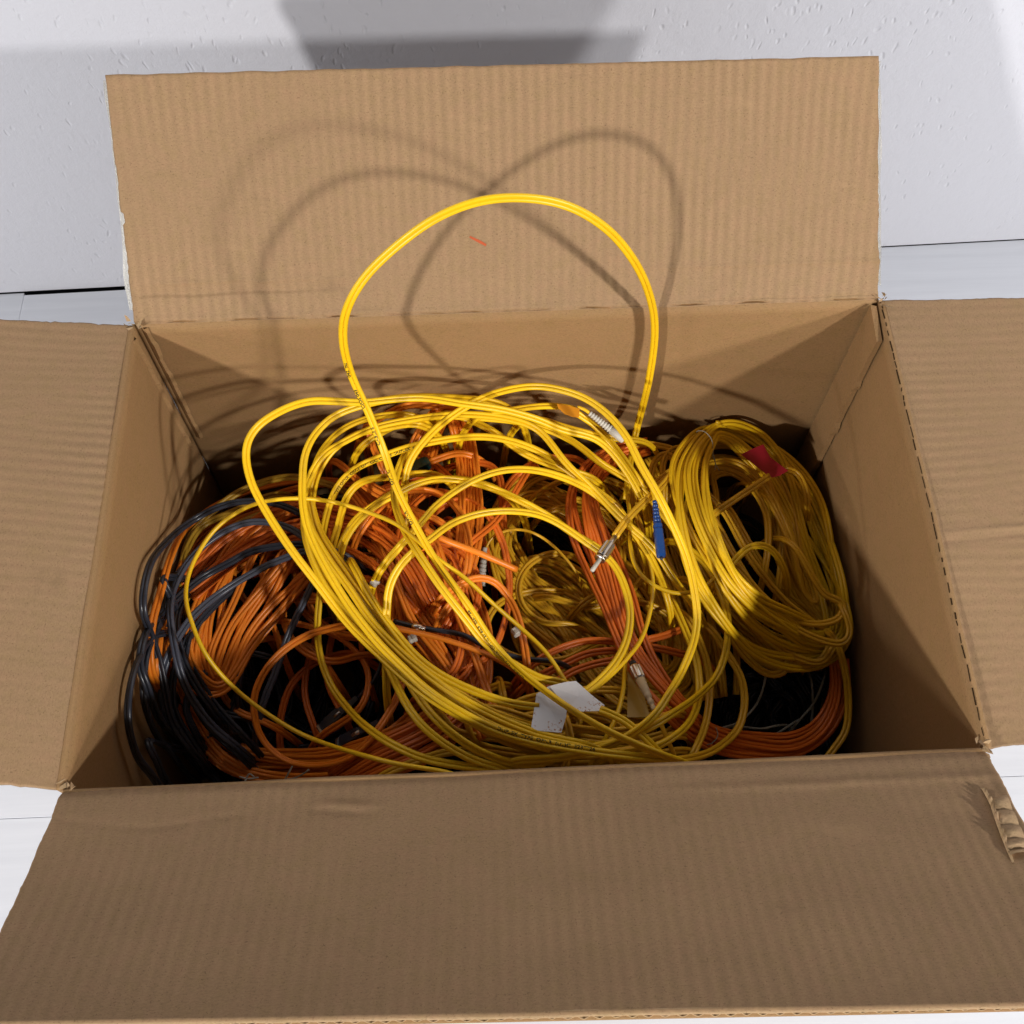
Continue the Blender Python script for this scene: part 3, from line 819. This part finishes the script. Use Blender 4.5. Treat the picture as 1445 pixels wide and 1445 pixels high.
# ================================================================== black cables
cable('black cable making the widest arc along the left wall', M_BLK,
      [run([(440,735),(423,724),(390,711),(348,707),(309,715),(271,735),(232,768),(210,801),(202,840),(202,865),(210,887),(226,938),(233,974),(243,1018),(265,1051)], [2, 5, 6, 5, 3])], r=.0017, group=G_BK)
gr, fr = cable('slate grey cable arching just inside the big yellow loop, white lettering near its top', M_GRY,
      [run([(450,780),(431,760),(404,743),(359,736),(323,746),(293,765),(265,793),(246,829),(240,863),(246,913),(257,957),(279,999),(304,1029),(330,1050)], [3, 5, 6, 5, 2])], r=.0017, group=G_BK, parts=True)
print_on('SIMPLEX 3.0', fr[0], .008, gr, M_INKW, .0020, 1)
cable('shiny black cable sweeping from the middle of the left coil down to the left corner', M_GRY,
      [run([(470,778),(440,776),(395,790),(354,810),(309,838),(271,871),(238,924),(228,960),(232,1000)], [5, 5, 4.5, 2.5])], r=.0017, group=G_BK)
cable('black cable strand in front of the orange fan running to the lower left corner', M_BLK,
      [run([(430,768),(354,778),(326,793),(285,815),(229,865),(203,900),(197,940)], [4, 4, 4, 3]),
       run([(300,1000),(272,960),(255,920),(250,870),(270,830)], 2.6), run([(345,1040),(300,990),(270,940)], 1.6)], r=.0017, group=G_BK)
cable('black cable standing straight in the left hollow beside the orange loop', M_GRY,
      [run([(455,800),(426,855),(406,899),(390,945),(372,990),(362,1030)], [3, 2.5, 1, -1])], r=.0017, group=G_BK)
bk, fr = cable('black cable with a metal end lying under the orange strand in the middle', M_BLK,
      [run([(556,877),(600,887),(654,896),(690,915),(740,930),(775,932)], 3.4, (False, True))], False, .0021, group=G_BK, parts=True)
lathe('connector', z_at(582, 884, 4.4), z_at(600, 888, 4.4), [(0, .0022), (.2, .003), (.7, .003), (.72, .002), (1, .002)], M_METAL, bk)
for (x0, y0, x1, y1, s, lb) in ((452,1032,505,985,1,'black plug with one bright line, upper of two in the left hollow'), (478,1052,535,1020,2,'black plug with a square metal clip, lower of two in the left hollow')):
    rt, _ = cable(lb, M_BLK, [run([(x1, y1), (x1+25, y1-28), (x1+35, y1-60), (x1+30, y1-100)], -2, (False, True))], False, .0016, group='black plugs in the left hollow', parts=True)
    A, B = z_at(x0, y0, -2), z_at(x1, y1, -2)
    cn = lathe('connector', A, B, [(0, .0035), (.25, .0045), (.55, .0045), (.56, .0035), (1, .0022)], M_BLK, rt, 12, square=1)
    M_ = A*.62+B*.38
    lathe('metal_clip', M_+np.array([0, 0, .0046]), M_+(B-A)*.16+np.array([0, 0, .0042]), [(0, .0012+.0008*(s-1)), (1, .0012+.0008*(s-1))], M_METAL, cn, 6)
    lathe('metal_ring', A*.97+B*.03, A*.93+B*.07, [(0, .0049), (1, .0049)], M_METAL, cn, 16, square=1)

# ================================================================== loose orange cables
cable('orange cable curling in one open loop at the front left, over the dark hollow', M_ORG,
      [run([(706,932),(668,916),(626,902),(571,889),(520,882),(464,887),(423,902),(390,927),(368,957),(358,988),(362,1024),(376,1051),(404,1073),(437,1080),(478,1075),(506,1060),(534,1029),(560,985),(575,940)], [5.5, 6.5, 6, 4, 2.5, 1])], roll=1.2, group=G_OL)
cable('thick orange sleeve ending bluntly beside the white ribbed boot in the middle', M_ORG,
      [run([(560,715),(600,745),(626,761),(668,777),(700,791),(729,804)], 5, (True, False))], False, .0026, group=G_OL)
cable('orange cable bending over like a hook in the middle below the crossing yellow strands', M_ORG,
      [run([(512,745),(540,712),(575,692),(612,694),(640,712),(658,745),(662,790),(650,835),(630,860)], 4.2), run([(640,830),(675,815),(700,822),(722,850),(735,885),(742,925)], 4.6)], group=G_OL)
cable('orange cable looping high against the rear wall behind the tall yellow loop', M_ORG,
      [run([(520,600),(545,585),(575,572),(605,572),(628,580),(640,612),(650,660),(652,720)], [1, 1.5, 3]), run([(518,598),(524,625),(535,650)], 2), run([(480,655),(520,690),(570,715),(620,735)], 2.4)], group=G_OL)
cable('thin dark orange cable in the shade behind the middle of the pile', M_ORG2,
      [run([(650,655),(690,655),(705,672),(708,700)], 1), run([(735,665),(765,648),(800,645)], 1), run([(595,642),(625,665),(640,680)], 1.5), run([(540,690),(575,680),(600,672)], 1.2), run([(660,770),(700,735),(730,690),(745,665)], 2.6)], group=G_OL)
# dark green plug on an orange cord
rt, _ = cable('short orange tail with a dark green plug near the rear wall', M_ORG, [run([(606,652),(622,646),(640,640),(655,640)], 3, (False, True))], True, group=G_OL, parts=True)
lathe('connector', z_at(606, 652, 3), z_at(572, 668, 2.6), [(0, .0036), (.1, .0046), (.7, .0052), (1, .0045)], M_TEAL, rt, 12, square=1)

# ================================================================== loose yellow cables
UPL = (0, -1, .45)
LOOP = [(958,1072),(921,1060),(861,1034),(806,1004),(764,972),(726,940),(694,905),(660,853),(618,795),(588,745),(562,692),(545,640),(520,580),(498,530)]
P = pts3([(960,1074),(921,1060),(861,1033),(806,1001),(764,971),(726,940),(694,905),(659,852),(616,793)], [9.5, 10, 10.5, 10.5, 10, 9])
P += [inside(588, 745, -.062), inside(560, 690, -.052), aty(543, 640, .078), aty(519, 580, .098), aty(496, 530, .110), aty(484, 480, .116), aty(488, 440, .120), aty(512, 395, .127),
      aty(560, 347, .135), aty(620, 305, .142), aty(680, 283, .147), aty(740, 279, .150), aty(800, 290, .152), aty(855, 322, .154), aty(897, 372, .157), aty(919, 425, .160), aty(924, 470, .161), aty(914, 545, .158), aty(897, 612, .150)]
P += pts3([(889,655),(884,705)], [4, 3])
loopC = smooth(catmull(P), 4)
lp, fr = cable('yellow cable rising out of the pile in the one tall loop above the rim', M_YEL, [loopC], True, up=UPL, roll=.18, parts=True, group=G_YL)
s_ = fr[0][1]; iy = [i for i in range(len(loopC)) if loopC[i][2] > -.055 and i > 20][0]
def s_at(fr_, x, y):
    C = fr_[0]; dd = C-CAM; w_ = dd@AF; px = SZ/2+FPX*(dd@AR)/w_; py = SZ/2-FPX*(dd@AU)/w_
    return fr_[1][int(np.argmin((px-x)**2+(py-y)**2))]
for tx_, ax_, ay_ in (('OFNR', 586, 742), ('OPTIC', 558, 682), ('CABLE 5', 538, 625), ('C(OS/043', 517, 575), ('0421mu', 499, 530)):
    print_on(tx_, fr[0], s_at(fr[0], ax_, ay_), lp, M_INK, .0027, -1)
print_on('CABLE TYPE OFNR  OPTIC 2F 62.5  E237726', fr[0], s_at(fr[0], 740, 952), lp, M_INK, .0021, -1)
cable('yellow cable lying along the left side of the tall loop down its printed leg', M_YEL,
      [run([(572,640),(560,668),(556,700),(566,738),(590,780),(622,828),(654,869),(690,913),(726,938),(764,958),(788,962)], [8, 9, 9.5, 9, 8])], group=G_YL, roll=.3)
thin = lambda lb, lay, pts, m=M_YEL: cable(lb, m, [run(pts, lay)], False, .0017, group=G_YL)
cable('yellow single cord drooping from the tall loop past the blue plug', M_YEL, [run([(886,705),(890,740),(889,767),(897,800),(916,822),(946,836),(970,837),(995,828),(1008,815)], [4, 6, 7, 7, 6])], False, .0017, group=G_YL)
cable('yellow cable making the leftmost back arch and then the straight slant to the front', M_YEL,
      [run([(903,700),(880,660),(845,622),(792,606),(759,592),(709,578),(654,570),(600,562),(560,563),(510,568),(470,566),(437,566),(404,576),(365,600),(350,622),(347,646),(354,679),(370,712),(409,773),(445,820),(488,876),(529,918),(571,957),(615,990),(670,1021),(709,1037),(764,1047)], [7, 12, 17, 20, 21, 20, 17, 13, 10, 9])], group=G_YL)
cable('yellow cable with the tallest inner arch, passing beside the ribbed white boot', M_YEL,
      [run([(571,720),(571,683),(579,650),(609,611),(648,580),(695,556),(751,545),(792,550),(828,563),(860,587),(885,618),(903,654),(928,697),(952,746),(970,791),(980,834),(984,868),(980,902),(964,944),(943,981),(922,1011),(891,1036),(861,1051),(800,1068),(740,1072)], [5, 10, 15, 18, 19, 18, 14, 12, 10, 8, 7])], group=G_YL)
pr, fr = cable('yellow cable bundled into the thick front sweep with black lettering at its lower end', M_YEL,
      [run([(700,568),(650,562),(600,560),(560,562),(514,571),(470,588),(442,616),(430,643),(427,674),(427,710),(433,743),(445,773),(464,809),(492,854),(530,903),(566,940),(604,975),(650,1005),(700,1030),(755,1046),(820,1058),(880,1066),(946,1072)], [12, 15, 17, 17, 15, 13, 11, 10, 9])], group=G_YL, parts=True, roll=.15)
print_on('DUPLEX  TYPE  OFNR  (UL)C  E237726', fr[0], s_at(fr[0], 700, 1030), pr, M_INK, .0027, -1)
cable('yellow cable in the front sweep, just inside the lettered strand', M_YEL,
      [run([(983,860),(952,819),(922,773),(879,734),(837,691),(800,655),(759,606),(723,592),(670,585),(626,586),(579,592),(529,603),(488,622),(456,642),(438,671),(428,705),(434,735),(462,787),(490,826),(524,876),(560,915),(600,950),(650,985),(700,1012),(760,1036),(830,1052)], [5, 8, 10, 11, 11, 9, 8, 8, 8.5, 9, 9])], group=G_YL)
tx, fr = cable('yellow cable printed with small letters along its rear arch', M_YEL,
      [run([(455,760),(462,722),(477,686),(502,661),(538,645),(571,633),(607,624),(654,617),(695,617),(731,625),(765,639),(806,667),(848,697),(870,715),(900,760)], [5, 7, 9, 10, 9, 8, 6])], group=G_YL, parts=True, roll=.15)
print_on('TYPE OFNR  C(UL)  OPTICAL CABLE  DUPLEX  62.5/125', fr[0], s_at(fr[0], 470, 695), tx, M_INK, .0024, 1)
cable('yellow cable arching low in the middle, left of the ones ending at the orange bundle', M_YEL,
      [run([(478,800),(484,770),(500,742),(529,714),(560,697),(585,684),(615,676),(654,678),(695,689),(737,708),(773,728),(809,753),(842,772)], [5, 7, 8, 8, 7, 6])], group=G_YL)
cable('yellow cable crossing the tall loop low and arching right to the orange bundle', M_YEL,
      [run([(480,770),(500,735),(535,708),(565,690),(600,680),(650,676),(700,690)], [4, 6, 7, 7]), run([(540,800),(565,770),(593,739),(615,714),(648,689),(681,672),(715,663),(751,663),(787,671),(828,689),(860,714),(890,745),(920,790),(940,840)], [6, 9, 10, 10, 8, 6])], group=G_YL)
cable('yellow cable bending from the middle under the metal plug down to the white label', M_YEL,
      [run([(545,960),(545,900),(546,860),(549,830),(562,802),(582,780),(607,761),(637,739),(676,725),(717,721),(759,726),(792,741),(828,766),(858,787),(876,813),(888,852),(888,887),(876,923),(855,951),(828,975),(812,985)], [6, 8, 9, 9, 9, 8.5, 8.5, 8.5, 9])], group=G_YL)
thin('yellow single cord drawing the big round loop at the far left', [8, 9.5, 10, 11, 12, 12, 12, 12, 10, 8.5, 7, 6.5], [(626,1089),(560,1078),(520,1068),(464,1051),(423,1035),(381,1010),(343,982),(312,952),(287,918),(271,880),(262,844),(268,805),(285,771),(307,743),(343,718),(376,707),(423,703),(473,709),(514,721),(560,740),(588,762),(620,790),(654,814),(701,857),(737,888),(770,920),(792,952),(800,965)])
cable('yellow cable hanging in a long curve right of the left hollow', M_YEL,
      [run([(468,790),(456,819),(450,850),(448,891),(452,927),(465,963),(492,1001),(525,1032),(560,1054),(600,1071),(654,1081),(709,1085)], [5, 6, 6, 5, 5, 5])], group=G_YL)
cable('pair of yellow turns dropping below the front sweep to the front wall', M_YEL,
      [run([(512,860),(530,905),(554,954),(573,993),(598,1026),(632,1053),(670,1073),(715,1087)], [7, 7, 6, 5]), run([(560,930),(587,979),(615,1015),(648,1043),(687,1065),(737,1079),(778,1073),(804,1058)], [7, 6.5, 5.5, 5.5])], group=G_YL)
cable('loose yellow turns curving round the front right of the pile', M_YEL,
      [run([(965,770),(995,795),(1013,826),(1026,865),(1026,911),(1013,951),(989,978),(952,1005),(916,1027),(861,1049),(800,1062)], [4, 6, 7, 8, 8, 7]), run([(940,830),(955,862),(970,897),(983,932),(987,975),(978,1011),(952,1039),(922,1055),(880,1062)], [4, 5, 6, 6])], group=G_YL)
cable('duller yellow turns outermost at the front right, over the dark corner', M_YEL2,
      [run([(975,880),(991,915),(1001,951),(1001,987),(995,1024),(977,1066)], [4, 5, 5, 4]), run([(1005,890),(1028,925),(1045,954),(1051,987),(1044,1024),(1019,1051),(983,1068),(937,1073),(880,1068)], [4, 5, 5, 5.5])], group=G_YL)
thin('yellow single cord curving down past the orange bundle to the label', [6, 7, 8, 8], [(904,770),(916,792),(922,826),(917,865),(905,902),(885,929),(861,954),(832,978),(815,990)])
thin('yellow single cord beside the beige plug, dropping to the front', [3, 4, 5, 4], [(886,900),(882,938),(879,978),(867,1018),(849,1051),(835,1075)])
lb_, fr = cable('yellow cable carrying the folded white label near the front', M_YEL,
      [run([(500,800),(520,838),(545,875),(585,924),(626,955),(681,980),(723,993),(760,998)], [7, 8, 9, 9], (True, False)), run([(846,1001),(876,1014),(902,1034),(930,1062)], [9.5, 8.5, 7.5], (False, True))], group=G_YL, parts=True)
tg_ = patch('label_tag', [(757,979),(775,968),(800,999),(799,1011),(792,1034),(749,1030)], 9.2, M_LABEL, lb_)
tg_['label'] = 'folded white label with brown specks'
patch('label_tag', [(775,968),(800,962),(813,961),(833,979),(853,995),(849,1003),(818,1004),(800,999)], 9.5, M_LABEL, lb_)
cable('yellow strands packed inside the front sweep, partly shaded', M_YEL,
      bundle([(434,700,5),(442,750,12),(470,805,16),(505,855,16),(545,905,14),(590,950,14),(640,985,14),(700,1018,12),(780,1045,10)], 5, 7.2, 15, .005), group=G_YL, roll=.8)
cable('yellow cable low along the front wall behind the rim', M_YEL2,
      [run([(560,1085),(640,1060),(720,1068),(800,1078),(880,1075),(950,1060)], 3), run([(640,1000),(700,1040),(760,1060),(830,1066),(900,1058)], 5), run([(800,1020),(806,1045),(800,1072)], 5), run([(700,1000),(760,1018),(830,1030),(890,1030),(940,1010)], 4.5)], group=G_YL)
cable('yellow cables fanning right across the rear arches to the dark back wall', M_YEL,
      [run([(520,622),(560,600),(610,588),(680,590),(740,597),(800,618),(850,655),(905,690),(960,760)], [6, 9, 9, 8, 6]), run([(640,585),(690,605),(740,640),(790,660),(830,672)], [8, 7, 5]), run([(760,592),(800,604),(860,618),(905,622)], [9, 9, 6])], group=G_YL)
cable('yellow cables rising steeply at the left of the rear arches', M_YEL,
      [run([(445,760),(440,715),(448,670),(470,635),(505,612),(545,604),(580,598)], [6, 8, 9]), run([(468,775),(478,740),(490,700),(510,680),(560,672),(600,668)], [5, 7, 7]), run([(436,690),(452,640),(480,608),(520,590),(570,585)], [7, 9, 9])], group=G_YL)
# cable with the orange tape flag and the ribbed white boot
ot, fr = cable('yellow cable with an orange tape flag and a ribbed white boot near the rear wall', M_YEL,
      [run([(690,582),(720,579),(751,574),(787,573),(812,578)], [11, 12], (True, False)), run([(812,582),(835,597),(860,622),(885,655),(908,690)], [12, 9, 7], (False, True))], group=G_YL, parts=True)
patch('tape_flag', [(786,570),(802,572),(818,577),(817,589),(808,588),(797,584),(788,576)], 13, M_OTAPE, ot)
def ribs_along(nm, A, B, n, r0, r1, m, par): return lathe(nm, A, B, ribbed(n, r0, r1), m, par)
A, B = z_at(832, 583, 12.5), z_at(881, 621, 11)
bt = lathe('strain_boot', A, A*.38+B*.62, ribbed(9, .0022, .0033, .75), M_WHITE, ot)
lathe('connector', A*.38+B*.62, B, [(0, .0034), (.9, .0036), (1, .003)], M_WHITE, ot)
g_ = ([], []); cord_geo(g_, catmull([z_at(815, 574, 12.8), z_at(825, 578, 12.8), A], .002), duplex=False, r=.0014); mesh_obj('cord', g_[0], g_[1], M_YEL, ot)

# yellow cable with the metal bayonet plug
st, fr = cable('yellow cord ending in a metal bayonet plug with white tip, over the orange bundle', M_YEL2,
      [run([(960,655),(930,690),(905,712),(885,733),(868,757)], [6, 8, 9.5, 9.5], (True, False))], True, group=G_YL, parts=True, roll=.3)
A, B = z_at(868, 757, 9.5), z_at(835, 806, 9.5)
c1 = lathe('strain_boot', A, A*.78+B*.22, [(0, .0022), (.9, .0026), (1, .0026)], M_METAL, st)
c2 = lathe('connector', A*.80+B*.20, A*.42+B*.58, [(0, .0036), (.06, .0044), (.94, .0045), (1, .0040)], M_METAL, st, 20, ridges=1)
lathe('collar', A*.42+B*.58, A*.33+B*.67, [(0, .0036), (.4, .0036), (.5, .0048), (1, .0045)], M_METAL, c2, 20)
lathe('ferrule', A*.33+B*.67, B, [(0, .0017), (.92, .0017), (1, .0012)], M_WHITE, c2)
M_ = A*.52+B*.48; lathe('bayonet_slot', M_+np.array([-.0006, -.0008, .0036]), M_+(B-A)*.06+np.array([-.0006, -.0008, .0036]), [(0, .0012), (1, .0012)], M_GAP, c2, 8)

# blue plug
bl, fr = cable('yellow cord ending in a blue plug beside the tied coil', M_YEL, [run([(905,650),(917,680),(925,708)], [7, 9], (True, False))], False, group=G_YL, parts=True)
A, B = z_at(924, 707, 9.6), z_at(933, 786, 9.2)
lathe('strain_boot', A, A*.6+B*.4, ribbed(6, .0020, .0032, .8), M_BLUE, bl)
c2 = lathe('connector', A*.6+B*.4, B, [(0, .0026), (.05, .0033), (.14, .0033), (.15, .0029), (.2, .0034), (.95, .0034), (1, .0030)], M_BLUE, bl, 16, square=1)
lathe('ferrule', B, B+(B-A)*.05, [(0, .0012), (1, .0010)], M_GAP, c2)

# beige plug
bg_, fr = cable('yellow cord with a tapered beige plug and knurled metal nut near the front', M_YEL2,
      [run([(926,1004),(936,1030),(950,1062)], [5, 4], (False, True))], False, group=G_YL, parts=True)
A, B = z_at(924, 1003, 5), z_at(893, 936, 5.4)
lathe('strain_boot', A, A*.35+B*.65, [(0, .0018), (.1, .0021), (.12, .0017), (.2, .0017), (.22, .0023), (.3, .0024), (.32, .0020), (.4, .0021), (.42, .0026), (.5, .0028), (.52, .0024), (.58, .0030), (1, .0036)], M_BEIGE, bg_)
c2 = lathe('connector', A*.35+B*.65, A*.06+B*.94, [(0, .0034), (.1, .0042), (.9, .0042), (1, .0035)], M_METAL, bg_, 20, ridges=1)
lathe('ferrule', A*.06+B*.94, B-(A-B)*.03, [(0, .0030), (1, .0026)], M_GAP, c2)
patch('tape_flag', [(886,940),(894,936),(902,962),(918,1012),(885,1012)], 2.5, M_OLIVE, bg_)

# ribbed white boot in the middle, single yellow cord
wb, fr = cable('thin yellow cord with a ribbed white boot pointing down in the dark middle', M_YEL2,
      [run([(685,775),(692,760),(710,750),(735,747),(765,758),(800,790)], [0, 3, 4], (False, True))], False, .0012, group=G_YL, parts=True)
A, B = z_at(684, 773, .5), z_at(678, 826, -1.5)
lathe('strain_boot', A, B, ribbed(9, .0022, .0040, .85), M_WHITE, wb)

# red tape
rt, fr = cable('yellow cable with a red tape flag against the dark rear right corner', M_YEL2,
      [run([(1012,722),(1035,706),(1062,688),(1086,672)], [5, 6, 6], (True, False)), run([(1108,662),(1120,664),(1130,674),(1136,690)], [3, 2], (False, True))], group=G_YL, parts=True, roll=.2)
patch('tape_flag', [(1046,641),(1062,633),(1077,627),(1087,645),(1100,655),(1112,664),(1100,671),(1088,674),(1070,660)], 5.2, M_RED, rt)
cable('short yellow cord bent over the front of the tied coil', M_YEL, [run([(1027,804),(1045,782),(1062,770),(1080,770),(1095,782),(1105,800)], [5.6, 6.4, 4])], group=G_YL)
cable('yellow cable curving down along the right wall to the front corner', M_YEL2, [run([(1180,905),(1192,945),(1197,985),(1194,1030),(1178,1055),(1165,1072)], [3, 2, 2])], group=G_YL)
cable('thin pale cords lying in the dark front right corner', M_PALE,
      [run([(1080,958),(1070,990),(1045,1018),(1012,1030)], 0), run([(1045,1025),(1075,1029),(1095,1024)], -1), run([(1162,960),(1150,990),(1130,1014)], -1.5), run([(1085,1042),(1105,1030),(1118,1021)], -1.5), run([(1145,960),(1147,1000),(1142,1040)], -2)], False, .0010)
cable('yellow loops showing at the rear left of the tied coil', M_YEL2,
      [run([(920,700),(919,665),(928,645),(942,640),(955,655)], 2), run([(938,690),(935,655),(948,634),(968,632)], 2), run([(905,626),(925,628),(950,634)], 2), run([(925,682),(950,662),(975,640),(992,620)], [4, 5.5, 5])], group=G_YC)
# little white clips and tie ends
def clip(label, x, y, lay, ang, L=.006):
    c = z_at(x, y, lay); d_ = np.array([math.cos(ang), math.sin(ang), .2])*L/2
    o = lathe('cable_clip', c-d_, c+d_, [(0, .0024), (.15, .0030), (.5, .0026), (.55, .0031), (.9, .0031), (1, .0022)], M_WHITE, None, 10, square=1)
    tag(o, label, 'clip', 'small white clips'); return o
clip('small white clip on the orange strand right of the middle', 728, 892, 6, -1.0)
clip('small white clip under the orange strand left of the middle', 582, 901, 5.5, .4)
clip('small clear clip on the left coil by the black sleeve', 529, 822, 4.5, .8)
for label, ps in (('white twist tie sticking up at the lower left by the front wall, left one', ([(345,1104),(352,1092),(360,1098)], [(338,1096),(350,1099),(365,1097)])),
                  ('white twist tie sticking up at the lower left by the front wall, right one', ([(402,1100),(410,1086),(414,1078)], [(402,1100),(415,1098),(428,1092),(436,1086)]))):
    g_ = ([], [])
    for p in ps: cord_geo(g_, catmull(pts3(p, 1.5), .002), duplex=False, r=.0007, sides=6)
    tag(mesh_obj('twist_tie', g_[0], g_[1], M_WHITE), label, 'twist tie')
